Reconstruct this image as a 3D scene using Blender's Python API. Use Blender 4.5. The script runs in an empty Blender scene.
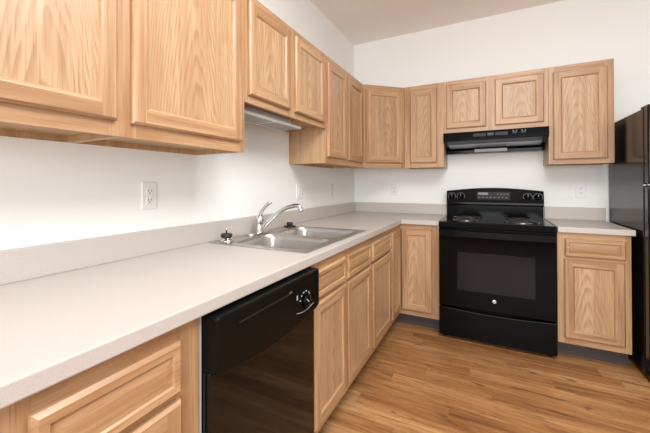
import bpy, math, random
from mathutils import Vector, Matrix
random.seed(7)
scene = bpy.context.scene
COL = scene.collection
PI = math.pi

# ------------------------------------------------------------------ camera
cam_data = bpy.data.cameras.new('camera')
cam = bpy.data.objects.new('camera', cam_data); COL.objects.link(cam)
F_PX, CX, CY = 334.06, 302.56, 182.75
cam_data.sensor_fit = 'HORIZONTAL'; cam_data.sensor_width = 36.0
cam_data.lens = F_PX / 650 * 36.0
cam_data.shift_x = (325 - CX) / 650
cam_data.shift_y = (CY - 216.5) / 650
cam_data.clip_start = 0.05
YAW, PITCH, ROLL = 0.5064, 0.0048, -0.0033
r = Vector((math.cos(YAW), math.sin(YAW), 0)); fw = Vector((-math.sin(YAW), math.cos(YAW), 0)); up = Vector((0, 0, 1))
f2 = fw * math.cos(PITCH) + up * math.sin(PITCH); u2 = up * math.cos(PITCH) - fw * math.sin(PITCH)
r3 = r * math.cos(ROLL) + u2 * math.sin(ROLL); u3 = u2 * math.cos(ROLL) - r * math.sin(ROLL)
cam.matrix_world = Matrix(((r3.x, u3.x, -f2.x, 1.30), (r3.y, u3.y, -f2.y, -3.5387), (r3.z, u3.z, -f2.z, 1.2156), (0, 0, 0, 1)))
scene.camera = cam

# ------------------------------------------------------------------ world, lights, exposure
world = bpy.data.worlds.new('daylight'); scene.world = world
world.use_nodes = True
bg = world.node_tree.nodes['Background']
bg.inputs['Color'].default_value = (0.97, 0.985, 1.0, 1); bg.inputs['Strength'].default_value = 0.62

def area_light(name, loc, size, power, color, rot=(0, 0, 0), size_y=None):
    d = bpy.data.lights.new(name, 'AREA'); d.energy = power; d.color = color; d.size = size
    if size_y: d.shape = 'RECTANGLE'; d.size_y = size_y
    o = bpy.data.objects.new(name, d); COL.objects.link(o); o.location = loc; o.rotation_euler = rot
    return o
def point_light(name, loc, radius, power, color):
    d = bpy.data.lights.new(name, 'POINT'); d.energy = power; d.color = color; d.shadow_soft_size = radius
    o = bpy.data.objects.new(name, d); COL.objects.link(o); o.location = loc
    return o
point_light('ceiling_lamp_light', (1.5, -2.95, 2.42), 0.26, 15, (0.965, 0.985, 1.0))
area_light('ceiling_bounce_fill', (1.75, -2.75, 2.74), 1.3, 37, (0.965, 0.985, 1.0))  # added soft fill standing in for ceiling bounce, no fixture here
area_light('window_daylight', (1.7, -6.3, 1.45), 2.0, 62, (0.93, 0.97, 1.0), (PI/2, 0, 0), 1.5)

vs = scene.view_settings
scene.display_settings.display_device = 'sRGB'
vs.view_transform = 'Standard'; vs.look = 'None'; vs.gamma = 1.0; vs.use_curve_mapping = False
vs.exposure = 0.65
scene.cycles.max_bounces = 10; scene.cycles.diffuse_bounces = 6; scene.cycles.glossy_bounces = 5

# ------------------------------------------------------------------ materials
def mat(name):
    m = bpy.data.materials.new(name); m.use_nodes = True
    nt = m.node_tree
    return m, nt, nt.nodes['Principled BSDF']
def N(nt, kind, **kw):
    n = nt.nodes.new(kind)
    for k, v in kw.items(): setattr(n, k, v)
    return n
def plug(nt, sock, v):
    if hasattr(v, 'is_output'): nt.links.new(v, sock)
    else: sock.default_value = v
def M(nt, op, a, b=0.0, c=0.0):
    n = N(nt, 'ShaderNodeMath', operation=op)
    plug(nt, n.inputs[0], a); plug(nt, n.inputs[1], b)
    if len(n.inputs) > 2: plug(nt, n.inputs[2], c)
    return n.outputs[0]
def MIX(nt, fac, a, b, blend='MIX'):
    n = N(nt, 'ShaderNodeMix', data_type='RGBA', blend_type=blend)
    plug(nt, n.inputs['Factor'], fac)
    for s, v in ((n.inputs[6], a), (n.inputs[7], b)):
        if isinstance(v, tuple): v = (*v, 1) if len(v) == 3 else v
        plug(nt, s, v)
    return n.outputs[2]
def noise(nt, vec, scale, detail=2.0, rough=0.5, dist=0.0):
    n = N(nt, 'ShaderNodeTexNoise'); n.inputs['Scale'].default_value = scale
    n.inputs['Detail'].default_value = detail; n.inputs['Roughness'].default_value = rough; n.inputs['Distortion'].default_value = dist
    if vec is not None: nt.links.new(vec, n.inputs['Vector'])
    return n.outputs[0]
def ramp(nt, fac, stops):
    n = N(nt, 'ShaderNodeValToRGB'); nt.links.new(fac, n.inputs[0])
    el = n.color_ramp.elements
    while len(el) < len(stops): el.new(0.5)
    for e, (p, c) in zip(el, stops): e.position = p; e.color = (*c, 1) if len(c) == 3 else c
    return n.outputs[0]
def smooth(nt, v, a, b):
    n = N(nt, 'ShaderNodeMapRange', interpolation_type='SMOOTHSTEP')
    nt.links.new(v, n.inputs[0]); n.inputs[1].default_value = a; n.inputs[2].default_value = b
    return n.outputs[0]
def comb(nt, x, y, z):
    n = N(nt, 'ShaderNodeCombineXYZ')
    for s, v in zip(n.inputs, (x, y, z)): plug(nt, s, v)
    return n.outputs[0]
def bump(nt, bsdf, h, strength, dist=0.002):
    n = N(nt, 'ShaderNodeBump'); n.inputs['Strength'].default_value = strength; n.inputs['Distance'].default_value = dist
    nt.links.new(h, n.inputs['Height']); nt.links.new(n.outputs[0], bsdf.inputs['Normal'])

def simple(name, color, rough=0.5, metal=0.0, coat=0.0, spec=0.5, nscale=0, nstr=0.0, vary=0.0):
    m, nt, b = mat(name)
    b.inputs['Roughness'].default_value = rough; b.inputs['Metallic'].default_value = metal
    b.inputs['Coat Weight'].default_value = coat; b.inputs['Coat Roughness'].default_value = 0.04
    b.inputs['Specular IOR Level'].default_value = spec
    tc = N(nt, 'ShaderNodeTexCoord').outputs['Object']
    nz = noise(nt, tc, nscale or 40, 3)
    lo = tuple(c * (1 - vary) for c in color); hi = tuple(min(1, c * (1 + vary)) for c in color)
    nt.links.new(MIX(nt, nz, lo, hi), b.inputs['Base Color'])
    if nstr: bump(nt, b, nz, nstr)
    return m

def oak(name, axis, light, dark, cathedral=0.0):
    """axis: the local axis the grain runs along."""
    m, nt, b = mat(name)
    tc = N(nt, 'ShaderNodeTexCoord').outputs['Object']
    sep = N(nt, 'ShaderNodeSeparateXYZ'); nt.links.new(tc, sep.inputs[0])
    X, Y, Z = sep.outputs
    g, u, w = (Z, X, Y) if axis == 'z' else ((X, Z, Y) if axis == 'x' else (Y, X, Z))
    rnd = N(nt, 'ShaderNodeObjectInfo').outputs['Random']
    off = M(nt, 'MULTIPLY', rnd, 37.0)
    def st(ku, kg):
        return comb(nt, M(nt, 'ADD', M(nt, 'MULTIPLY', u, ku), off), M(nt, 'MULTIPLY', w, ku), M(nt, 'ADD', M(nt, 'MULTIPLY', g, kg), off))
    streak = noise(nt, st(26, 1.3), 1.0, 3, 0.55, 0.3)
    pores = noise(nt, st(190, 5), 1.0, 2, 0.6)
    col = MIX(nt, smooth(nt, streak, 0.36, 0.68), light, dark)
    if cathedral:
        wob = noise(nt, st(9, 2.2), 1.0, 2)
        uu = M(nt, 'ADD', u, M(nt, 'MULTIPLY', M(nt, 'SUBTRACT', rnd, 0.5), 0.06))
        uu = M(nt, 'ADD', uu, M(nt, 'MULTIPLY', M(nt, 'SUBTRACT', wob, 0.5), 0.06))
        v = M(nt, 'ADD', M(nt, 'MULTIPLY', M(nt, 'POWER', M(nt, 'ABSOLUTE', uu), 1.6), 46.0), M(nt, 'MULTIPLY', g, 2.6))
        v = M(nt, 'ADD', v, M(nt, 'MULTIPLY', wob, 1.1)); v = M(nt, 'ADD', v, off)
        fr = M(nt, 'FRACT', M(nt, 'MULTIPLY', v, 3.6))
        ring = M(nt, 'MULTIPLY', smooth(nt, fr, 0.25, 0.85), M(nt, 'SUBTRACT', 1.0, smooth(nt, fr, 0.86, 1.0)))
        brk = smooth(nt, noise(nt, st(120, 4), 1.0, 2), 0.30, 0.62)
        col = MIX(nt, M(nt, 'MULTIPLY', M(nt, 'MULTIPLY', ring, brk), cathedral), col, tuple(c * k for c, k in zip(dark, (0.80, 0.72, 0.62))))
    col = MIX(nt, M(nt, 'MULTIPLY', smooth(nt, pores, 0.50, 0.72), 0.55), col, tuple(c * k for c, k in zip(dark, (0.72, 0.62, 0.52))))
    tint = M(nt, 'ADD', 0.95, M(nt, 'MULTIPLY', rnd, 0.10))
    col = MIX(nt, 1.0, col, comb(nt, tint, tint, tint), 'MULTIPLY')
    nt.links.new(col, b.inputs['Base Color'])
    b.inputs['Roughness'].default_value = 0.36
    b.inputs['Coat Weight'].default_value = 0.06; b.inputs['Coat Roughness'].default_value = 0.22
    bump(nt, b, pores, 0.05, 0.001)
    return m

OAK_L, OAK_D = (0.500, 0.306, 0.164), (0.345, 0.184, 0.085)
OAK_V = oak('oak grain upright', 'z', OAK_L, OAK_D)
OAK_H = oak('oak grain along', 'x', OAK_L, OAK_D)
OAK_Y = oak('oak grain in depth', 'y', OAK_L, OAK_D)
OAK_P = oak('oak veneer panel', 'z', (0.525, 0.346, 0.199), (0.420, 0.251, 0.128), 0.78)
MAPLE = oak('cabinet side veneer', 'z', (0.49, 0.318, 0.176), (0.40, 0.242, 0.122))

def wall_mat(name, color, nstr=0.12):
    m, nt, b = mat(name)
    tc = N(nt, 'ShaderNodeTexCoord').outputs['Object']
    nz = noise(nt, tc, 90, 4, 0.6)
    nt.links.new(MIX(nt, nz, tuple(c * .985 for c in color), color), b.inputs['Base Color'])
    b.inputs['Roughness'].default_value = 0.7
    bump(nt, b, nz, nstr, 0.002)
    return m
WALL = wall_mat('warm white wall paint', (0.865, 0.875, 0.86))
CEIL = wall_mat('textured ceiling paint', (0.90, 0.86, 0.82), 0.6)

def counter_mat():
    m, nt, b = mat('beige speckled laminate')
    tc = N(nt, 'ShaderNodeTexCoord').outputs['Object']
    a = noise(nt, tc, 520, 2, 0.6); c = noise(nt, tc, 210, 3, 0.6); d = noise(nt, tc, 6, 2)
    col = MIX(nt, smooth(nt, a, 0.36, 0.66), (0.50, 0.455, 0.42), (0.555, 0.512, 0.477))
    col = MIX(nt, M(nt, 'MULTIPLY', smooth(nt, c, 0.55, 0.75), 0.22), col, (0.38, 0.335, 0.305))
    col = MIX(nt, M(nt, 'MULTIPLY', d, 0.10), col, (0.44, 0.395, 0.362))
    nt.links.new(col, b.inputs['Base Color']); b.inputs['Roughness'].default_value = 0.38
    return m
COUNTER = counter_mat()

def floor_mat():
    m, nt, b = mat('wood strip laminate')
    tc = N(nt, 'ShaderNodeTexCoord').outputs['Object']
    sep = N(nt, 'ShaderNodeSeparateXYZ'); nt.links.new(tc, sep.inputs[0]); X, Y, Z = sep.outputs
    PW, PL = 0.098, 1.15
    row = M(nt, 'FLOOR', M(nt, 'DIVIDE', Y, PW))
    wn = N(nt, 'ShaderNodeTexWhiteNoise', noise_dimensions='1D'); nt.links.new(row, wn.inputs['W'])
    xo = M(nt, 'ADD', M(nt, 'DIVIDE', X, PL), M(nt, 'MULTIPLY', wn.outputs[0], 7.0))
    colm = M(nt, 'FLOOR', xo)
    wn2 = N(nt, 'ShaderNodeTexWhiteNoise', noise_dimensions='2D'); nt.links.new(comb(nt, row, colm, 0.0), wn2.inputs['Vector'])
    rnd = wn2.outputs[0]; off = M(nt, 'MULTIPLY', rnd, 53.0)
    def st(kx, ky): return comb(nt, M(nt, 'ADD', M(nt, 'MULTIPLY', X, kx), off), M(nt, 'ADD', M(nt, 'MULTIPLY', Y, ky), off), off)
    broad = noise(nt, st(1.3, 15), 1.0, 5, 0.66, 1.3)
    fine = noise(nt, st(5, 90), 1.0, 4, 0.65, 0.5)
    knot = noise(nt, st(4.2, 24), 1.0, 3, 0.55, 1.2)
    col = ramp(nt, M(nt, 'ADD', M(nt, 'MULTIPLY', broad, 0.85), M(nt, 'MULTIPLY', M(nt, 'SUBTRACT', rnd, 0.5), 0.27)),
               [(0.20, (0.57, 0.325, 0.148)), (0.40, (0.44, 0.222, 0.085)), (0.54, (0.33, 0.148, 0.053)), (0.70, (0.17, 0.068, 0.025))])
    col = MIX(nt, M(nt, 'MULTIPLY', smooth(nt, fine, 0.44, 0.70), 0.60), col, (0.20, 0.085, 0.032))
    col = MIX(nt, M(nt, 'MULTIPLY', smooth(nt, knot, 0.59, 0.72), 0.70), col, (0.11, 0.042, 0.016))
    fy = M(nt, 'FRACT', M(nt, 'DIVIDE', Y, PW)); fx = M(nt, 'FRACT', xo)
    sy = M(nt, 'SUBTRACT', 1.0, smooth(nt, M(nt, 'MINIMUM', fy, M(nt, 'SUBTRACT', 1.0, fy)), 0.0, 0.025))
    sx = M(nt, 'SUBTRACT', 1.0, smooth(nt, M(nt, 'MINIMUM', fx, M(nt, 'SUBTRACT', 1.0, fx)), 0.0, 0.0025))
    seam = M(nt, 'MAXIMUM', sy, sx)
    col = MIX(nt, M(nt, 'MULTIPLY', seam, 0.28), col, (0.10, 0.045, 0.02))
    nt.links.new(col, b.inputs['Base Color'])
    b.inputs['Roughness'].default_value = 0.36
    bump(nt, b, M(nt, 'SUBTRACT', 1.0, seam), 0.15, 0.001)
    return m
FLOOR = floor_mat()

BLACK = simple('black enamel', (0.003, 0.0028, 0.0027), 0.10, 0, 0, 0.09)
BLACK_SATIN = simple('black satin plastic', (0.0045, 0.0043, 0.004), 0.28, 0, 0, 0.11)
BLACK_GLASS = simple('black glass', (0.002, 0.002, 0.002), 0.05, 0, 0, 0.08)
OVEN_GLASS = simple('smoked oven glass', (0.007, 0.006, 0.006), 0.05, 0, 0, 0.18)
FRIDGE = simple('black pebbled steel', (0.005, 0.0047, 0.0045), 0.16, 0, 0, 0.3, nscale=260, nstr=0.05)
RUBBER = simple('black rubber', (0.012, 0.012, 0.012), 0.5)
GASKET = simple('dark gasket', (0.004, 0.004, 0.004), 0.7)
CHROME = simple('chrome', (0.66, 0.66, 0.67), 0.09, 1.0)
def steel_mat():
    m, nt, b = mat('brushed stainless steel')
    tc = N(nt, 'ShaderNodeTexCoord').outputs['Object']
    mp = N(nt, 'ShaderNodeMapping'); mp.inputs['Scale'].default_value = (260, 6, 60); nt.links.new(tc, mp.inputs[0])
    nz = noise(nt, mp.outputs[0], 1.0, 3)
    nt.links.new(MIX(nt, nz, (0.47, 0.455, 0.435), (0.60, 0.585, 0.56)), b.inputs['Base Color'])
    b.inputs['Metallic'].default_value = 1.0; b.inputs['Roughness'].default_value = 0.34
    bump(nt, b, nz, 0.04, 0.001)
    return m
STEEL = steel_mat()
HOOD_SHEEN = simple('blue-grey painted sheen', (0.27, 0.30, 0.34), 0.28, 0.85)  # blue-grey colour paints the shine on the hood's black underside
WHITE_P = simple('white plastic', (0.80, 0.80, 0.80), 0.35)
IVORY_P = simple('ivory plastic', (0.78, 0.745, 0.69), 0.4)
LENS = simple('ribbed grey lens', (0.42, 0.43, 0.43), 0.3)
LAMP_LENS = simple('hood lamp lens', (0.27, 0.25, 0.235), 0.3)
SLOT = simple('dark slot', (0.03, 0.03, 0.03), 0.6)
TOE = simple('grey vinyl toe kick', (0.06, 0.048, 0.046), 0.55)
PRINT = simple('pale print', (0.42, 0.42, 0.44), 0.5)
DISPLAY = simple('display window', (0.012, 0.012, 0.013), 0.05, 0, 0, 0.3)
DRIP = simple('dark chrome', (0.34, 0.34, 0.35), 0.18, 0.95)
HANDLE = simple('black gloss handle', (0.003, 0.003, 0.003), 0.14, 0, 0, 0.2)
DW_DOOR = simple('black gloss panel', (0.003, 0.003, 0.003), 0.06, 0, 0, 0.32)
COIL = simple('dark heating coil', (0.045, 0.043, 0.042), 0.42, 0.6)
FLANGE = simple('pale galvanised flange', (0.60, 0.64, 0.70), 0.5)
SILVER = simple('silver badge', (0.62, 0.62, 0.62), 0.25, 0.9)

# ------------------------------------------------------------------ mesh helper
class MB:
    def __init__(s): s.v = []; s.f = []; s.m = []; s.sm = []
    def add(s, vs, fs, mi=0, smooth=False):
        o = len(s.v); s.v += [tuple(p) for p in vs]
        for f in fs: s.f.append(tuple(i + o for i in f)); s.m.append(mi); s.sm.append(smooth)
        return s
    def box(s, a, b, mi=0):
        x0, x1 = sorted((a[0], b[0])); y0, y1 = sorted((a[1], b[1])); z0, z1 = sorted((a[2], b[2]))
        return s.add([(x0,y0,z0),(x1,y0,z0),(x1,y1,z0),(x0,y1,z0),(x0,y0,z1),(x1,y0,z1),(x1,y1,z1),(x0,y1,z1)],
              [(0,3,2,1),(4,5,6,7),(0,1,5,4),(1,2,6,5),(2,3,7,6),(3,0,4,7)], mi)
    def prism(s, pts, axis, a, b, mi=0, smooth=False):
        """pts: 2-D outline, counter-clockwise in the plane left after dropping the axis"""
        def P(p, t):
            if axis == 'x': return (t, p[0], p[1])
            if axis == 'y': return (p[0], t, p[1])
            return (p[0], p[1], t)
        n = len(pts)
        vs = [P(p, a) for p in pts] + [P(p, b) for p in pts]
        s.add(vs, [tuple(range(n))[::-1], tuple(range(n, 2*n))], mi)
        return s.add(vs, [(i, (i+1) % n, n+(i+1) % n, n+i) for i in range(n)], mi, smooth)
    def lathe(s, prof, c=(0,0,0), seg=28, mi=0, axis='z'):
        def P(rr, t, k):
            a = 2*PI*k/seg
            q = (rr*math.cos(a), rr*math.sin(a), t)
            if axis == 'y': q = (q[0], -q[2], q[1])
            if axis == 'x': q = (q[2], q[0], q[1])
            return (q[0]+c[0], q[1]+c[1], q[2]+c[2])
        vs = [P(rr, t, k) for rr, t in prof for k in range(seg)]
        fs = [(i*seg+k, i*seg+(k+1) % seg, (i+1)*seg+(k+1) % seg, (i+1)*seg+k) for i in range(len(prof)-1) for k in range(seg)]
        s.add(vs, fs, mi, True)
        o = [tuple(range(seg))[::-1], tuple(range((len(prof)-1)*seg, len(prof)*seg))]
        return s.add(vs, o, mi)
    def tube(s, path, rad, seg=12, mi=0):
        pts = [Vector(p) for p in path]; n = len(pts)
        rads = rad if isinstance(rad, (list, tuple)) else [rad]*n
        vs = []; prev = None
        for i, p in enumerate(pts):
            t = (pts[min(i+1, n-1)] - pts[max(i-1, 0)]).normalized()
            if prev is None: a = t.orthogonal().normalized()
            else: a = (prev - t*prev.dot(t)).normalized()
            prev = a; bb = t.cross(a)
            for k in range(seg):
                q = 2*PI*k/seg
                vs.append(p + (a*math.cos(q) + bb*math.sin(q))*rads[i])
        fs = [(i*seg+k, i*seg+(k+1) % seg, (i+1)*seg+(k+1) % seg, (i+1)*seg+k) for i in range(n-1) for k in range(seg)]
        s.add(vs, fs, mi, True)
        return s.add(vs, [tuple(range(seg))[::-1], tuple(range((n-1)*seg, n*seg))], mi)
    def cells(s, xs, ys, filled, z0, z1, mi=0):
        """solid slab made of the filled cells of a grid (no inner walls)"""
        F = lambda i, j: 0 <= i < len(xs)-1 and 0 <= j < len(ys)-1 and filled(i, j)
        for i in range(len(xs)-1):
            for j in range(len(ys)-1):
                if not F(i, j): continue
                x0, x1, y0, y1 = xs[i], xs[i+1], ys[j], ys[j+1]
                s.add([(x0,y0,z1),(x1,y0,z1),(x1,y1,z1),(x0,y1,z1)], [(0,1,2,3)], mi)
                s.add([(x0,y0,z0),(x1,y0,z0),(x1,y1,z0),(x0,y1,z0)], [(3,2,1,0)], mi)
                if not F(i-1, j): s.add([(x0,y0,z0),(x0,y0,z1),(x0,y1,z1),(x0,y1,z0)], [(0,1,2,3)], mi)
                if not F(i+1, j): s.add([(x1,y0,z0),(x1,y1,z0),(x1,y1,z1),(x1,y0,z1)], [(0,1,2,3)], mi)
                if not F(i, j-1): s.add([(x0,y0,z0),(x1,y0,z0),(x1,y0,z1),(x0,y0,z1)], [(0,1,2,3)], mi)
                if not F(i, j+1): s.add([(x0,y1,z0),(x0,y1,z1),(x1,y1,z1),(x1,y1,z0)], [(0,1,2,3)], mi)
        return s
    def build(s, name, mats, parent=None, loc=None, rot=None, bevel=0.0, merge=True, seg=2):
        import bmesh
        me = bpy.data.meshes.new(name); me.from_pydata(s.v, [], s.f)
        for q in (mats if isinstance(mats, (list, tuple)) else [mats]): me.materials.append(q)
        for p, mi, sm in zip(me.polygons, s.m, s.sm): p.material_index = mi; p.use_smooth = sm
        bm = bmesh.new(); bm.from_mesh(me)
        if merge: bmesh.ops.remove_doubles(bm, verts=bm.verts, dist=1e-5)
        bmesh.ops.recalc_face_normals(bm, faces=bm.faces)
        bm.to_mesh(me); bm.free(); me.update()
        o = bpy.data.objects.new(name, me); COL.objects.link(o)
        if parent: o.parent = parent
        if loc: o.location = loc
        if rot: o.rotation_euler = rot
        if bevel:
            md = o.modifiers.new('edge', 'BEVEL'); md.width = bevel; md.segments = seg; md.limit_method = 'ANGLE'; md.angle_limit = 0.7
        return o

def tag(o, label, cat, group=None):
    o['label'] = label; o['category'] = cat
    if group: o['group'] = group
    return o
def thing(name, label, cat, loc=(0, 0, 0), rz=0.0, group=None):
    o = bpy.data.objects.new(name, None); COL.objects.link(o)
    o.empty_display_size = 0.1; o.location = loc; o.rotation_euler = (0, 0, rz)
    return tag(o, label, cat, group)
def struct(o): o['kind'] = 'structure'; return o

# ------------------------------------------------------------------ setting
CEIL_Z = 2.765
struct(MB().box((-0.12, -6.5, -0.05), (6.5, 0.12, 0)).build('floor', FLOOR))
struct(MB().box((-0.12, -6.5, CEIL_Z), (6.5, 0.12, CEIL_Z + 0.1)).build('ceiling', CEIL))
struct(MB().box((-0.12, -6.5, 0), (0, 0.12, CEIL_Z)).build('wall_left', WALL))
struct(MB().box((0, 0, 0), (3.1, 0.12, CEIL_Z)).build('wall_back', WALL))
struct(MB().box((2.98, -1.0, 0), (3.1, 0, CEIL_Z)).build('wall_right', WALL))

# ------------------------------------------------------------------ cabinets
G_UP, G_BASE = 'oak wall cabinets', 'oak base cabinets'
TH = 0.019
def ring(mb, w, h, i0, d0, i1, d1, mv=0, mh=1):
    a = [(i0, -d0, i0), (w-i0, -d0, i0), (w-i0, -d0, h-i0), (i0, -d0, h-i0)]
    b = [(i1, -d1, i1), (w-i1, -d1, i1), (w-i1, -d1, h-i1), (i1, -d1, h-i1)]
    for k, mi in ((0, mh), (1, mv), (2, mh), (3, mv)):
        j = (k+1) % 4
        mb.add([a[k], a[j], b[j], b[k]], [(0, 1, 2, 3)], mi)
def door(parent, x, z, w, h, y, name='door', fr=0.046, rot=None, loc=None):
    """recessed panel oak door; origin at its lower back corner, face towards -y"""
    mb = MB()
    mb.add([(0, 0, 0), (w, 0, 0), (w, 0, h), (0, 0, h)], [(3, 2, 1, 0)], 0)
    ring(mb, w, h, 0, 0, 0, 0.012); ring(mb, w, h, 0, 0.012, 0.007, TH)
    e = 0.007
    def quad(x0, x1, z0, z1, mi): mb.add([(x0, -TH, z0), (x1, -TH, z0), (x1, -TH, z1), (x0, -TH, z1)], [(0, 1, 2, 3)], mi)
    quad(e, fr, e, h-e, 0); quad(w-fr, w-e, e, h-e, 0)
    quad(fr, w-fr, e, fr, 1); quad(fr, w-fr, h-fr, h-e, 1)
    ring(mb, w, h, fr, TH, fr+0.004, TH-0.001); ring(mb, w, h, fr+0.004, TH-0.001, fr+0.012, 0.0108)
    d = mb.build(name, [OAK_V, OAK_H], parent, loc or (x, y, z), rot, merge=False)
    i = fr + 0.0095
    MB().box((-(w/2-i), 0.0, -(h/2-i)), (w/2-i, -0.0055, h/2-i)).build('panel', OAK_P, d, (w/2, -0.0058, h/2))
    return d
def drawer_front(parent, x, z, w, h, y, name='drawer_front'):
    mb = MB()
    mb.add([(0, 0, 0), (w, 0, 0), (w, 0, h), (0, 0, h)], [(3, 2, 1, 0)], 1)
    for a in ((0, 0, 0, 0.010), (0, 0.010, 0.008, TH), (0.008, TH, 0.024, TH), (0.024, TH, 0.028, 0.0145), (0.028, 0.0145, 0.046, 0.0175)): ring(mb, w, h, *a, 1, 1)
    i = 0.046; q = -0.0175
    mb.add([(i, q, i), (w-i, q, i), (w-i, q, h-i), (i, q, h-i)], [(0, 1, 2, 3)], 1)
    return mb.build(name, [OAK_V, OAK_H], parent, (x, y, z), merge=False)
def face_frame(parent, w, z0, z1, y, stiles, rails):
    """stiles: (x0,x1) spans; rails: (z0,z1[,x0,x1]); 19 mm thick, its face at y"""
    mb = MB()
    for a, b in stiles: mb.box((a, y, z0), (b, y+TH, z1), 0)
    edges = sorted(stiles)
    for rl in rails:
        for (a0, a1), (b0, b1) in zip(edges[:-1], edges[1:]): mb.box((a1, y, rl[0]), (b0, y+TH, rl[1]), 1)
    return mb.build('face_frame', [OAK_V, OAK_H], parent, merge=False)
def carcass(parent, w, z0, z1, d, under=0.0, top=True):
    """panels of the box: two sides, bottom (set up by `under`), top, back"""
    t = 0.012; mb = MB(); y = -(d-TH)
    mb.box((0, y, z0), (t, 0, z1)); mb.box((w-t, y, z0), (w, 0, z1))
    mb.box((t, y, z0+under), (w-t, 0, z0+under+t))
    if top: mb.box((t, y, z1-t), (w-t, 0, z1))
    mb.box((t, -0.006, z0), (w-t, 0, z1-t))
    return mb.build('carcass', MAPLE, parent, merge=False)
def wall_cabinet(label, loc, rz, w, z0, z1, doors, stiles, d=0.305, dz=(0.045, 0.045), group=G_UP):
    t = thing('wall_cabinet', label, 'cabinet', loc, rz, group)
    h = z1 - z0
    carcass(t, w, 0, h, d, 0.022)
    face_frame(t, w, 0, h, -d, stiles, [(0, 0.055), (h-0.05, h)])
    for a, b in doors: door(t, a, dz[0], b-a, h-dz[0]-dz[1], -d)
    return t
UB, UT = 1.366, 2.128
L = PI/2
def left(y): return (0, y, UB)
wall_cabinet('oak wall cabinet at the top left edge, nearest the camera', (0, -3.36, UB), L, 0.460, UB, UT, [(0.030, 0.435)], [(0, 0.05), (0.41, 0.460)])
wall_cabinet('large single-door oak wall cabinet left of the short two-door one over the sink', (0, -2.90, UB), L, 0.595, UB, UT, [(0.025, 0.560)], [(0, 0.045), (0.545, 0.595)])
wall_cabinet('short oak wall cabinet with two doors hung above the sink', (0, -2.303, 1.605), L, 0.90, 1.605, UT,
             [(0.024, 0.401), (0.458, 0.856)], [(0, 0.045), (0.39, 0.47), (0.84, 0.90)], dz=(0.036, 0.036))
wall_cabinet('tall oak wall cabinet with two narrow doors between sink cabinet and corner', (0, -1.401, UB), L, 0.790, UB, UT,
             [(0.012, 0.350), (0.413, 0.760)], [(0, 0.04), (0.34, 0.425), (0.745, 0.790)])
# the diagonal corner cabinet
t = thing('corner_cabinet', 'diagonal oak wall cabinet across the corner of the two walls', 'cabinet', (0, 0, UB), 0, G_UP)
hh = UT - UB
MB().prism([(0.001, -0.001), (0.001, -0.608), (0.292, -0.608), (0.608, -0.292), (0.608, -0.001)], 'z', 0.022, hh, 0).build('carcass', MAPLE, t)
dl = 0.305*math.sqrt(2)
ff = MB()
ff.box((0, 0, 0), (0.035, TH, hh), 0); ff.box((dl-0.035, 0, 0), (dl, TH, hh), 0)
ff.box((0.035, 0, 0), (dl-0.035, TH, 0.055), 1); ff.box((0.035, 0, hh-0.05), (dl-0.035, TH, hh), 1)
ff.build('face_frame', [OAK_V, OAK_H], t, (0.305, -0.61, 0), (0, 0, PI/4), bevel=0.0012, merge=False)
q = Vector((math.cos(PI/4), math.sin(PI/4), 0))*0.026
door(t, 0, 0, dl-0.052, hh-0.09, 0, loc=(0.305+q.x, -0.61+q.y, 0.045), rot=(0, 0, PI/4))
RX0, RX1 = 0.957, 1.719
wall_cabinet('narrow single-door oak wall cabinet left of the range hood', (0.612, 0, UB), 0, RX0-0.612, UB, UT, [(0.055, 0.290)], [(0, 0.065), (0.28, RX0-0.612)])
wall_cabinet('short oak wall cabinet with two squarish doors directly above the range hood', (RX0+0.001, 0, 1.662), 0, 0.760, 1.662, UT,
             [(0.021, 0.333), (0.398, 0.732)], [(0, 0.035), (0.32, 0.41), (0.72, 0.760)], dz=(0.042, 0.040))
wall_cabinet('single-door oak wall cabinet at right end, beside the refrigerator', (RX1+0.001, 0, UB), 0, 0.389, UB, UT, [(0.028, 0.352)], [(0, 0.04), (0.34, 0.389)], dz=(0.035, 0.045))

BD, KZ, BT = 0.632, 0.107, 0.8765     # base cabinets: depth to the face, toe-kick height, top
def base_cabinet(label, loc, rz, w, doors, drawers, stiles, mid=True, d=BD, name='base_cabinet'):
    t = thing(name, label, 'cabinet', loc, rz, G_BASE)
    carcass(t, w, KZ, BT, d, 0.02, False)
    face_frame(t, w, KZ, BT, -d, stiles, [(KZ, KZ+0.055), (BT-0.045, BT)] + ([(0.690, 0.735)] if mid else []))
    for a, b in drawers: drawer_front(t, a, 0.712, b-a, 0.124, -d)
    for a, b in doors: door(t, a, 0.150, b-a, (0.694 if mid else 0.832)-0.150, -d)
    MB().box((0, -(d-0.075), 0), (w, -(d-0.085), KZ)).build('toe_kick', TOE, t)
    return t
base_cabinet('oak base cabinet at the lower left, left of the dishwasher', (0, -3.335, 0), L, 0.437, [(0.060, 0.366)], [(0.060, 0.366)], [(0, 0.065), (0.355, 0.437)])
base_cabinet('wide oak sink base cabinet with two doors, right of the dishwasher', (0, -2.262, 0), L, 0.815, [(0.006, 0.375), (0.397, 0.793)], [(0.014, 0.370), (0.400, 0.792)], [(0, 0.03), (0.362, 0.41), (0.78, 0.815)])
base_cabinet('narrow oak base cabinet with one door and drawer between sink base and corner', (0, -1.446, 0), L, 0.502, [(0.022, 0.483)], [(0.020, 0.483)], [(0, 0.035), (0.47, 0.502)])
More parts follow.
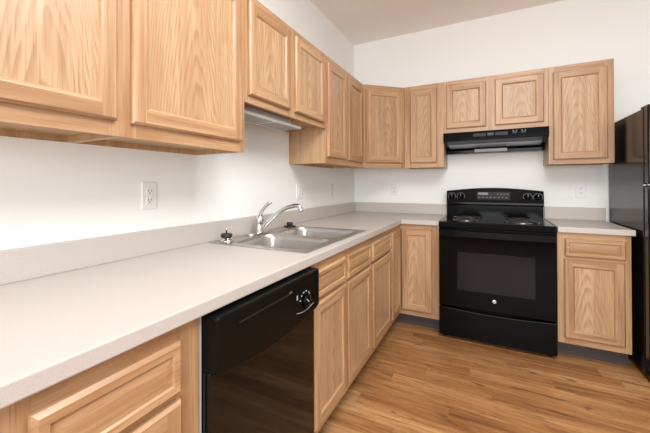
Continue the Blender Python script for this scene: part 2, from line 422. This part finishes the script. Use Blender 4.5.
# corner base with two doors meeting in the angle
t = thing('corner_base_cabinet', 'oak corner base cabinet with doors meeting in the angle left of the stove', 'cabinet', (0, 0, 0), 0, G_BASE)
CY0, BY = -0.943, -0.618
mb = MB()
mb.prism([(0.001, -0.001), (0.001, CY0), (BD-TH, CY0), (BD-TH, BY+TH), (0.950, BY+TH), (0.950, -0.001)], 'z', KZ+0.02, BT)
mb.build('carcass', MAPLE, t)
mb = MB()
mb.box((BD-TH, CY0, KZ), (BD, CY0+0.03, BT), 0); mb.box((0.890, BY, KZ), (0.950, BY+TH, BT), 0)
for a, b in ((KZ, KZ+0.055), (BT-0.045, BT)):
    mb.box((BD-TH, CY0+0.03, a), (BD, BY+TH, b), 2); mb.box((BD, BY, a), (0.890, BY+TH, b), 1)
mb.build('face_frame', [OAK_V, OAK_H, OAK_Y], t, bevel=0.0012, merge=False)
door(t, 0, 0, 0.272, 0.686, 0, loc=(BD, CY0+0.025, 0.150), rot=(0, 0, L), fr=0.046)
door(t, BD+0.0195, 0.150, 0.897-BD-0.0195, 0.686, BY, fr=0.046)
mb = MB()
mb.box((BD-0.085, CY0, 0), (BD-0.075, BY+0.085, KZ)); mb.box((BD-0.085, BY+0.075, 0), (0.950, BY+0.085, KZ))
mb.build('toe_kick', TOE, t)
base_cabinet('oak base cabinet with one drawer right of the stove beside the refrigerator', (1.724, 0, 0), 0, 0.385, [(0.036, 0.352)], [(0.040, 0.358)], [(0, 0.045), (0.345, 0.385)], d=0.618)

# ------------------------------------------------------------------ countertops
CT0, CT = 0.8765, 0.9145
DL, DB = 0.657, 0.643
t = thing('countertop', 'long beige L-shaped laminate countertop with the sink set in it', 'countertop', (0, 0, CT0))
xs = [0.001, 0.075, 0.585, DL, 0.951]; ys = [-3.345, -2.235, -1.475, -DB, -0.001]
def fl(i, j):
    if i == 3: return j == 3
    return not (i == 1 and j == 1)
MB().cells(xs, ys, fl, 0, CT-CT0).build('worktop', COUNTER, t, bevel=0.004)
MB().cells([0.001, 0.020, 0.951], [-3.345, -0.020, -0.001], lambda i, j: i == 0 or j == 1, CT-CT0, 1.018-CT0).build('backsplash', COUNTER, t, bevel=0.003)
t = thing('countertop', 'short beige countertop between the stove and the refrigerator', 'countertop', (0, 0, CT0))
MB().box((1.724, -DB, 0), (2.126, -0.001, CT-CT0)).build('worktop', COUNTER, t, bevel=0.004)
MB().box((1.724, -0.020, CT-CT0), (2.126, -0.001, 1.018-CT0)).build('backsplash', COUNTER, t, bevel=0.003)

# ------------------------------------------------------------------ sink
def rrect(x0, x1, y0, y1, rad, n=6):
    pts = []
    for cx, cy, a0 in ((x1-rad, y1-rad, 0), (x0+rad, y1-rad, PI/2), (x0+rad, y0+rad, PI), (x1-rad, y0+rad, 1.5*PI)):
        for k in range(n+1):
            a = a0 + PI/2*k/n; pts.append((cx+rad*math.cos(a), cy+rad*math.sin(a)))
    return pts
import bmesh
SX0, SX1, SY0, SY1 = 0.036, 0.612, -2.268, -1.450
bowls = [(0.140, 0.568, -2.215, -1.880), (0.140, 0.568, -1.842, -1.495)]
sink = thing('kitchen_sink', 'stainless steel double bowl sink set into the long countertop', 'sink', (0, 0, CT))
bm = bmesh.new(); edges = []
for pts, z in [(rrect(SX0, SX1, SY0, SY1, 0.008), 0.0035)] + [(rrect(*b, 0.07), 0.0035) for b in bowls]:
    vv = [bm.verts.new((p[0], p[1], z)) for p in pts]
    edges += [bm.edges.new((vv[i], vv[(i+1) % len(vv)])) for i in range(len(vv))]
bmesh.ops.triangle_fill(bm, use_beauty=True, use_dissolve=False, edges=edges)
outer = rrect(SX0, SX1, SY0, SY1, 0.008); low = rrect(SX0, SX1, SY0, SY1, 0.008)
va = [bm.verts.new((p[0], p[1], 0.0035)) for p in outer]; vb = [bm.verts.new((p[0], p[1], 0.0003)) for p in low]
for i in range(len(va)):
    j = (i+1) % len(va); bm.faces.new((va[i], vb[i], vb[j], va[j]))
bmesh.ops.remove_doubles(bm, verts=bm.verts, dist=1e-5)
bmesh.ops.recalc_face_normals(bm, faces=bm.faces)
me = bpy.data.meshes.new('rim'); bm.to_mesh(me); bm.free(); me.materials.append(STEEL)
o = bpy.data.objects.new('rim', me); COL.objects.link(o); o.parent = sink
for b in bowls:
    mb = MB(); loops = []
    for ins, z, rad in ((0, 0.0035, .07), (0.003, -0.001, .068), (0.006, -0.02, .066), (0.012, -0.12, .062), (0.022, -0.15, .055), (0.045, -0.165, .045), (0.12, -0.168, .03)):
        loops.append([(p[0], p[1], z) for p in rrect(b[0]+ins, b[1]-ins, b[2]+ins, b[3]-ins, rad)])
    n = len(loops[0])
    mb.add([p for lp in loops for p in lp], [(i*n+k, i*n+(k+1) % n, (i+1)*n+(k+1) % n, (i+1)*n+k) for i in range(len(loops)-1) for k in range(n)], 0, True)
    mb.add(loops[-1], [tuple(range(n))], 0, True)
    o = mb.build('bowl', STEEL, sink)
    MB().lathe([(0.0, 0.0), (0.045, 0.0), (0.045, 0.003), (0.036, 0.003), (0.030, 0.001)], ((b[0]+b[1])/2, (b[2]+b[3])/2, -0.1685)).build('drain', CHROME, sink)

# faucet
fz = CT + 0.0035
fau = thing('faucet', 'chrome single lever faucet at the back of the sink', 'faucet', (0.090, -1.893, fz))
MB().prism([(p[0], p[1]) for p in rrect(-0.030, 0.030, -0.115, 0.085, 0.029)], 'z', 0, 0.012, 0, True).build('deck_plate', CHROME, fau, bevel=0.003)
MB().lathe([(0.029, 0.010), (0.028, 0.016), (0.024, 0.024), (0.0225, 0.06), (0.024, 0.072), (0.0245, 0.085), (0.022, 0.098), (0.018, 0.108), (0.010, 0.114)], (0, 0, 0)).build('body', CHROME, fau)
sp = [(0.015, 0.0, 0.030), (0.035, 0.002, 0.048), (0.075, 0.006, 0.088), (0.12, 0.015, 0.128), (0.165, 0.022, 0.155), (0.21, 0.030, 0.170), (0.238, 0.034, 0.174), (0.256, 0.037, 0.170), (0.263, 0.038, 0.158), (0.263, 0.038, 0.146)]
def spline(pts, k=5):
    out = []
    for i in range(len(pts)-1):
        p = [Vector(pts[max(0, min(len(pts)-1, i+j))]) for j in (-1, 0, 1, 2)]
        for s in range(k):
            u = s/k
            out.append(0.5*((2*p[1]) + (p[2]-p[0])*u + (2*p[0]-5*p[1]+4*p[2]-p[3])*u*u + (3*p[1]-p[0]-3*p[2]+p[3])*u**3))
    out.append(Vector(pts[-1])); return out
MB().tube(spline(sp), 0.0125, 14).lathe([(0.014, 0.140), (0.014, 0.156)], (0.263, 0.038, 0), 16).build('spout', CHROME, fau)
lv = spline([(0, 0, 0.104), (0.004, 0.006, 0.125), (0.014, 0.022, 0.152), (0.030, 0.044, 0.178), (0.042, 0.060, 0.190)])
MB().tube(lv, [0.0145 - 0.0045*min(1, i/8) + (0.0015 if i > 15 else 0) for i in range(len(lv))], 12).build('lever', CHROME, fau)

def strainer(label, x, y, flip):
    t = thing('sink_strainer', label, 'sink strainer', (x, y, fz), 0, 'sink strainers on the sink rim')
    if not flip:
        MB().lathe([(0.040, 0.0), (0.041, 0.004), (0.034, 0.010), (0.027, 0.014), (0.026, 0.022)], (0, 0, 0)).build('basket', CHROME, t)
        MB().lathe([(0.024, 0.021), (0.030, 0.023), (0.031, 0.030), (0.028, 0.038), (0.022, 0.040)], (0, 0, 0)).build('stopper', RUBBER, t)
        MB().lathe([(0.004, 0.038), (0.004, 0.056), (0.0065, 0.060), (0.006, 0.066), (0.002, 0.068)], (0, 0, 0), 14).build('post', CHROME, t)
    else:
        MB().lathe([(0.043, 0.0), (0.044, 0.004), (0.036, 0.009), (0.022, 0.012)], (0, 0, 0)).build('stopper', RUBBER, t)
        MB().lathe([(0.019, 0.011), (0.021, 0.018), (0.022, 0.029), (0.019, 0.033), (0.006, 0.034)], (0, 0, 0), 18).build('knob', RUBBER, t)
strainer('chrome sink strainer with black stopper and upright post on the near rim corner', 0.090, -2.188, False)
strainer('low all-black sink strainer on the rim behind the far bowl, past the faucet', 0.085, -1.535, True)

# ------------------------------------------------------------------ dishwasher (in the left run, front towards +x)
dw = thing('dishwasher', 'black dishwasher under the countertop, left of the sink base cabinet', 'dishwasher', (0, -2.897, 0), L)
W = 0.624
MB().box((0.012, -0.610, 0.09), (W-0.004, -0.03, 0.868)).build('tub', BLACK_SATIN, dw)
MB().box((0.001, -0.628, 0.02), (0.009, -0.600, 0.872)).build('side_flange', FLANGE, dw)
n = 24
arc = [(0.012 + (W-0.018)*k/n, 0.712 - 0.032*math.sin(PI*k/n)**0.8) for k in range(n+1)]
mb = MB().prism([*arc, (W-0.006, 0.866), (0.012, 0.866)], 'y', -0.682, -0.610)
mb.build('control_panel', BLACK_SATIN, dw, bevel=0.010, seg=3)
cp = dw.children[-1]
MB().box((0.012, -0.655, 0.115), (W-0.008, -0.610, 0.715)).build('door', DW_DOOR, dw, bevel=0.003)
MB().box((0.10, -0.6832, 0.822), (0.385, -0.681, 0.827)).build('handle_slot', GASKET, cp)
MB().box((0.02, -0.60, 0.0), (W-0.02, -0.56, 0.11)).build('kick_plate', BLACK_SATIN, dw)
kx, kz = 0.490, 0.768
MB().lathe([(0.024, 0.0), (0.023, 0.012), (0.020, 0.015), (0.002, 0.0155)], (kx, -0.682, kz), 24, 0, 'y').build('dial', BLACK, cp)
dial = cp.children[-1]
MB().box((-0.0018, -0.0164, -0.004), (0.0018, -0.0150, 0.019)).build('pointer', PRINT, dial, (kx, -0.682, kz), (0, -0.9, 0))
for a, ln in ((165, .004), (135, .004), (108, .006), (78, .006), (45, .004), (30, .004), (5, .004), (-18, .004)):
    x, z = kx+0.040*math.cos(math.radians(a)), kz+0.036*math.sin(math.radians(a))
    MB().box((x-ln, -0.6828, z-0.0020), (x+ln, -0.6818, z+0.0020)).build('cycle_mark', PRINT, cp)
MB().box((0.425, -0.6828, 0.787), (0.433, -0.6818, 0.804)).build('indicator_light', PRINT, cp)
MB().box((0.372, -0.6828, 0.826), (0.392, -0.6818, 0.832)).build('badge', SILVER, cp)
mb = MB()
pa = [(0.425 + 0.135*k/10, 0.738 - 0.010*math.sin(PI*k/10)) for k in range(11)]
mb.prism(pa + [(x, z+0.0018) for x, z in pa[::-1]], 'y', -0.6828, -0.6818)
mb.build('trim_line', PRINT, cp)

# ------------------------------------------------------------------ range
rg = thing('range', 'black freestanding electric range with coil burners', 'stove', (RX0-0.001, 0, 0))
W = 0.758
MB().box((0, -0.640, 0.03), (W, -0.03, 0.905)).build('body', BLACK, rg, bevel=0.003)
MB().box((0, -0.675, 0.868), (W, -0.03, 0.918)).build('cooktop', BLACK, rg, bevel=0.008, seg=3)
def bur(x, y, R):
    t = MB().lathe([(R+0.022, 0.918), (R+0.020, 0.9235), (R+0.010, 0.922), (R-0.01, 0.9195), (0.02, 0.9192)], (x, y, 0), 36).build('drip_pan', DRIP, rg)
    k = int(R/0.0155); pts = []
    for i in range(k*28+1):
        a = 2*PI*i/28; rr = 0.018 + (R-0.018)*i/(k*28)
        pts.append((x+rr*math.cos(a), y+rr*math.sin(a), 0.9255))
    mb = MB().tube(pts, 0.0048, 6)
    for a in (0.4, 2.5, 4.6):
        mb.box((x-0.001, y-0.001, 0.923), (x+0.001, y+0.001, 0.925))
        mb.tube([(x, y, 0.923), (x+R*math.cos(a), y+R*math.sin(a), 0.923)], 0.003, 6)
    mb.build('coil', COIL, t, merge=False)
bur(0.185, -0.475, 0.075); bur(0.570, -0.475, 0.095); bur(0.185, -0.205, 0.095); bur(0.570, -0.205, 0.075)
# backguard: set-back lower band, control panel with bowed top edge
MB().box((0.003, -0.085, 0.912), (W-0.003, -0.025, 1.030)).build('backguard', BLACK, rg, bevel=0.004)
n = 20
topc = [(W-0.002 - (W-0.004)*k/n, 1.150 + 0.028*math.sin(PI*k/n)) for k in range(n+1)]
mb = MB()
def py(z): return -0.1055 + (z-1.046)*0.16 if z > 1.046 else (-0.107 + (z-1.030)*0.09 if z > 1.030 else -0.107 + (1.030-z)*0.7)
m_ = n+1; rows = []
for zf in (1.018, 1.024, 1.030, 1.038, 1.046): rows.append([(x, py(zf), zf) for x, z in topc])
for f in (0.5, 0.94, 1.0): rows.append([(x, py(1.046+(z-1.046)*f) + (0.005 if f == 1.0 else 0), 1.046+(z-1.046)*f) for x, z in topc])
rows.append([(x, -0.025, z) for x, z in topc]); rows.append([(x, -0.025, 1.018) for x, z in topc])
mb.add([p for r_ in rows for p in r_], [(a*m_+k, a*m_+k+1, ((a+1) % 10)*m_+k+1, ((a+1) % 10)*m_+k) for a in range(10) for k in range(n)], 0, False)
mb.add([r_[0] for r_ in rows], [tuple(range(10))]); mb.add([r_[-1] for r_ in rows], [tuple(range(10))[::-1]])
pan = mb.build('control_panel', BLACK, rg, bevel=0.0)
tilt = math.atan(0.16)
for x in (0.047, 0.122, 0.643, 0.716):
    kb = MB().lathe([(0.026, 0.0), (0.025, 0.004), (0.019, 0.006), (0.017, 0.022), (0.002, 0.023)], (0, 0, 0), 22, 0, 'y').box((-0.005, -0.030, -0.019), (0.005, -0.006, 0.019)).build('knob', BLACK_SATIN, pan, (x, py(1.100), 1.100), (-tilt, 0, 0))
    MB().box((-0.0016, -0.0312, 0.002), (0.0016, -0.0298, 0.018)).build('pointer', PRINT, kb)
    mk = [(0.031*math.sin(a*0.1), 0.031*math.cos(a*0.1)) for a in range(-21, 22)] + [(0.033*math.sin(a*0.1), 0.033*math.cos(a*0.1)) for a in range(21, -22, -1)]
    MB().prism(mk, 'y', -0.0008, 0.0008).build('dial_scale', simple('grey print', (0.25, 0.25, 0.26), 0.5), kb)
dp = MB().box((-0.130, -0.0015, -0.034), (0.130, 0.002, 0.034)).build('display', DISPLAY, pan, (0.385, py(1.108), 1.108), (-tilt, 0, 0))
MB().box((-0.118, -0.0028, 0.008), (-0.040, -0.0012, 0.028)).build('clock_window', simple('clock glass with painted reflection', (0.16, 0.17, 0.18), 0.05, 0, 1.0), dp)  # pale tone paints the white reflection over the clock, nothing glows
PAD = simple('grey pad print', (0.15, 0.15, 0.155), 0.5)
for i in range(8): MB().box((-0.115+i*0.030, -0.0026, -0.020), (-0.103+i*0.030, -0.0012, -0.013)).build('touch_pad', PAD, dp)
for i in range(4): MB().box((0.030+i*0.024, -0.0026, 0.012), (0.044+i*0.024, -0.0012, 0.018)).build('touch_pad', PAD, dp)
# oven door
od = MB().box((0.002, -0.690, 0.262), (W-0.002, -0.642, 0.862)).build('oven_door', BLACK_GLASS, rg, bevel=0.006, seg=3)
MB().box((0.132, -0.6912, 0.398), (0.633, -0.6895, 0.690)).build('window', OVEN_GLASS, od, bevel=0.0008)
hp = [(0.008 + (W-0.016)*k/20, -0.722 - 0.014*math.sin(PI*k/20)) for k in range(21)]
hb = MB().prism(hp + [(x, y+0.016) for x, y in hp[::-1]], 'z', 0.812, 0.856)
for x in (0.020, W-0.020): hb.box((x-0.012, -0.720, 0.818), (x+0.012, -0.688, 0.850))
hb.build('handle', HANDLE, od, bevel=0.006, merge=False, seg=3)
lg = MB().lathe([(0.0145, 0.0), (0.0145, 0.0015), (0.012, 0.002), (0.001, 0.002)], (0.381, -0.690, 0.342), 24, 0, 'y').build('badge', SILVER, od)
cu = bpy.data.curves.new('monogram', 'FONT'); cu.body = 'GE'; cu.size = 0.015; cu.align_x = 'CENTER'; cu.align_y = 'CENTER'; cu.extrude = 0.0003
tmp = bpy.data.objects.new('monogram', cu); COL.objects.link(tmp)
bpy.context.view_layer.update()
me = bpy.data.meshes.new_from_object(tmp.evaluated_get(bpy.context.evaluated_depsgraph_get()))
COL.objects.unlink(tmp); bpy.data.objects.remove(tmp)
me.materials.clear(); me.materials.append(BLACK_SATIN)
o = bpy.data.objects.new('monogram', me); COL.objects.link(o); o.parent = lg; o.location = (0.381, -0.6922, 0.342); o.rotation_euler = (PI/2, 0, 0)
# storage drawer with a bowed pull edge
n = 24
tc_ = [(W-0.002 - (W-0.004)*k/n, 0.252 - 0.016*math.sin(PI*k/n)) for k in range(n+1)]
dr = MB().prism([(0.002, 0.028), (W-0.002, 0.028)] + tc_, 'y', -0.688, -0.642).build('drawer', BLACK, rg, bevel=0.005, seg=3)
for x in (0.035, W-0.035):
    for y in (-0.62, -0.08):
        MB().lathe([(0.018, 0.0), (0.018, 0.012), (0.010, 0.016), (0.010, 0.034)], (x, y, 0), 16).build('foot', BLACK_SATIN, rg)

# ------------------------------------------------------------------ range hood
hd = thing('range_hood', 'black under-cabinet range hood above the stove', 'range hood', (RX0+0.002, 0, 1.495))
W = 0.758; HT = 0.165
sh = MB()
sh.prism([(-0.001, 0.0), (-0.105, 0.0), (-0.105, 0.030), (-0.135, 0.042), (-0.345, 0.086), (-0.362, 0.090), (-0.362, HT), (-0.001, HT)], 'x', 0, W)
sh.build('shell', BLACK, hd, bevel=0.003)
sl = math.atan2(0.044, 0.210)
MB().box((-0.345, -0.055, -0.0015), (0.345, 0.055, 0.004)).build('underside_sheen_plate', HOOD_SHEEN, hd, (W/2, -0.205, 0.0553), (-sl, 0, 0), bevel=0.001)  # smooth plate added to carry the painted shine under the hood
MB().box((0.235, -0.150, 0.004), (0.490, -0.102, 0.034)).build('lamp_cover', LAMP_LENS, hd, bevel=0.004)
VENT = simple('dark grey vent', (0.02, 0.021, 0.024), 0.4, 0, 0, 0.25)
for x0, x1 in ((0.235, 0.330), (0.395, 0.485)):
    mb = MB()
    mb.box((x0, -0.3628, 0.119), (x1, -0.3610, 0.1455))
    for k in range(4): mb.box((x0+0.002, -0.3640, 0.120+k*0.0065), (x1-0.002, -0.3620, 0.1235+k*0.0065))
    mb.build('vent', VENT, hd)
MB().box((0.340, -0.3632, 0.122), (0.385, -0.3610, 0.146)).build('nameplate', simple('grey plate', (0.04, 0.045, 0.055), 0.3, 0, 0, 0.25), hd)
for x in (0.515, 0.575): MB().box((x, -0.3665, 0.126), (x+0.034, -0.3610, 0.142)).build('switch', simple('grey switch', (0.03, 0.03, 0.033), 0.3, 0, 0, 0.25), hd, bevel=0.002)
for x in (0.518, 0.540, 0.578, 0.600): MB().box((x, -0.3630, 0.146), (x+0.008, -0.3612, 0.150)).build('switch_mark', PRINT, hd)

# ------------------------------------------------------------------ refrigerator
FX = 2.142
fr = thing('refrigerator', 'black top-freezer refrigerator at the right edge', 'refrigerator', (FX, -0.035, 0))
FW = 0.74; FH = 1.690
MB().box((0, -0.672, 0.035), (FW, 0, FH-0.012)).build('body', FRIDGE, fr, bevel=0.004)
MB().box((0.012, -0.688, 0.09), (FW-0.012, -0.672, FH-0.02)).build('gasket', GASKET, fr)
for nm, z0, z1 in (('refrigerator_door', 0.085, 1.196), ('freezer_door', 1.212, FH)):
    d = MB().box((-0.002, -0.755, z0), (FW, -0.688, z1)).build(nm, FRIDGE, fr, bevel=0.012, seg=3)
    hz = (0.75, 1.16) if nm[0] == 'r' else (1.25, 1.50)
    MB().tube([(FW-0.06, -0.755, hz[0]), (FW-0.06, -0.800, hz[0]+0.02), (FW-0.06, -0.800, hz[1]-0.02), (FW-0.06, -0.755, hz[1])], 0.012, 10).build('handle', BLACK_SATIN, d)
MB().box((0.004, -0.735, 1.188), (0.055, -0.660, 1.192)).lathe([(0.006, 1.192), (0.006, 1.220)], (0.012, -0.715, 0), 12).box((-0.001, -0.700, 1.199), (0.05, -0.672, 1.209)).build('hinge', CHROME, fr)
MB().box((0.005, -0.725, FH-0.012), (0.07, -0.62, FH+0.004)).build('top_hinge_cover', BLACK_SATIN, fr, bevel=0.003)
MB().box((0.01, -0.735, 0.012), (FW-0.01, -0.66, 0.078)).build('base_grille', BLACK_SATIN, fr)
for x in (0.04, FW-0.04):
    for y in (-0.68, -0.06): MB().lathe([(0.018, 0.0), (0.018, 0.036)], (x, y, 0), 14).build('foot', BLACK_SATIN, fr)

# ------------------------------------------------------------------ under-cabinet lamp
ul = thing('under_cabinet_light', 'white under-cabinet light with grey lenses beneath the short cabinet over the sink', 'light', (0, -2.25, 1.572), L)
MB().box((0.0, -0.252, 0), (0.59, -0.095, 0.015)).build('housing', WHITE_P, ul, bevel=0.003)
MB().box((0.06, -0.20, 0.015), (0.54, -0.13, 0.0545)).build('mounting_bracket', WHITE_P, ul)
for x0, x1 in ((0.025, 0.285), (0.315, 0.570)):
    mb = MB().box((x0, -0.238, -0.002), (x1, -0.112, 0.003))
    for k in range(8): mb.box((x0+.001, -0.236+k*0.0155, -0.004), (x1-.001, -0.228+k*0.0155, 0.0))
    mb.build('lens', LENS, ul)

# ------------------------------------------------------------------ outlets and switches
def plate(label, loc, rz, w, kind, mtl=None, h=0.118):
    mtl = mtl or WHITE_P
    nm = 'wall_switch' if kind in ('switch',) else 'wall_outlet'
    t = thing(nm, label, 'switch' if nm == 'wall_switch' else 'outlet', loc, rz, 'wall plates')
    MB().box((-w/2, -0.006, -h/2), (w/2, 0, h/2)).build('cover_plate', mtl, t, bevel=0.0025)
    def sockets(cx, square):
        if square: rc = MB().box((cx-0.0165, -0.0075, -0.033), (cx+0.0165, -0.005, 0.033)).build('receptacle', mtl, t, bevel=0.001)
        for s in (-1, 1):
            zc = 0.0195*s
            if not square: rc = MB().prism(rrect(cx-0.017, cx+0.017, zc-0.0145, zc+0.0145, 0.010, 4), 'y', -0.0075, -0.005).build('receptacle', mtl, t)
            for dx in (-0.0065, 0.0065): MB().box((cx+dx-0.0013, -0.0080, zc-0.002), (cx+dx+0.0013, -0.0072, zc+0.007)).build('slot', SLOT, rc)
            MB().lathe([(0.0026, 0.0072), (0.0026, 0.0080)], (cx, 0, zc-0.008), 10, 0, 'y').build('ground_hole', SLOT, rc)
        if square: MB().box((cx-0.008, -0.0084, -0.004), (cx+0.008, -0.0072, 0.004)).build('test_button', mtl, t)
    def toggle(cx):
        MB().box((cx-0.005, -0.0075, -0.012), (cx+0.005, -0.005, 0.012)).box((cx-0.004, -0.015, 0.001), (cx+0.004, -0.006, 0.009)).build('toggle', mtl, t)
    if kind == 'gfci': sockets(0, True)
    if kind == 'duplex': sockets(0, False)
    if kind == 'double': sockets(0.023, False); MB().box((-0.023-0.0165, -0.009, -0.033), (-0.023+0.0165, -0.005, 0.033)).build('rocker', mtl, t, bevel=0.001)
    if kind == 'switch': toggle(0)
    for s in (-1, 1): MB().lathe([(0.003, 0.0055), (0.003, 0.0068)], (0, 0, s*0.046), 10, 0, 'y').build('screw', mtl, t)
plate('white outlet on the left wall under the nearest cabinets, left of the sink', (0, -2.585, 1.168), L, 0.072, 'gfci')
plate('wide white switch and outlet plate on the left wall beyond the faucet', (0, -1.238, 1.162), L, 0.115, 'double')
plate('small ivory switch plate on the left wall near the corner', (0, -0.632, 1.157), L, 0.072, 'switch', IVORY_P)
plate('white outlet on the back wall left of the stove near the corner', (0.44, 0, 1.152), 0, 0.072, 'duplex')
plate('white outlet on the back wall between stove and refrigerator', (1.972, 0, 1.156), 0, 0.072, 'duplex')
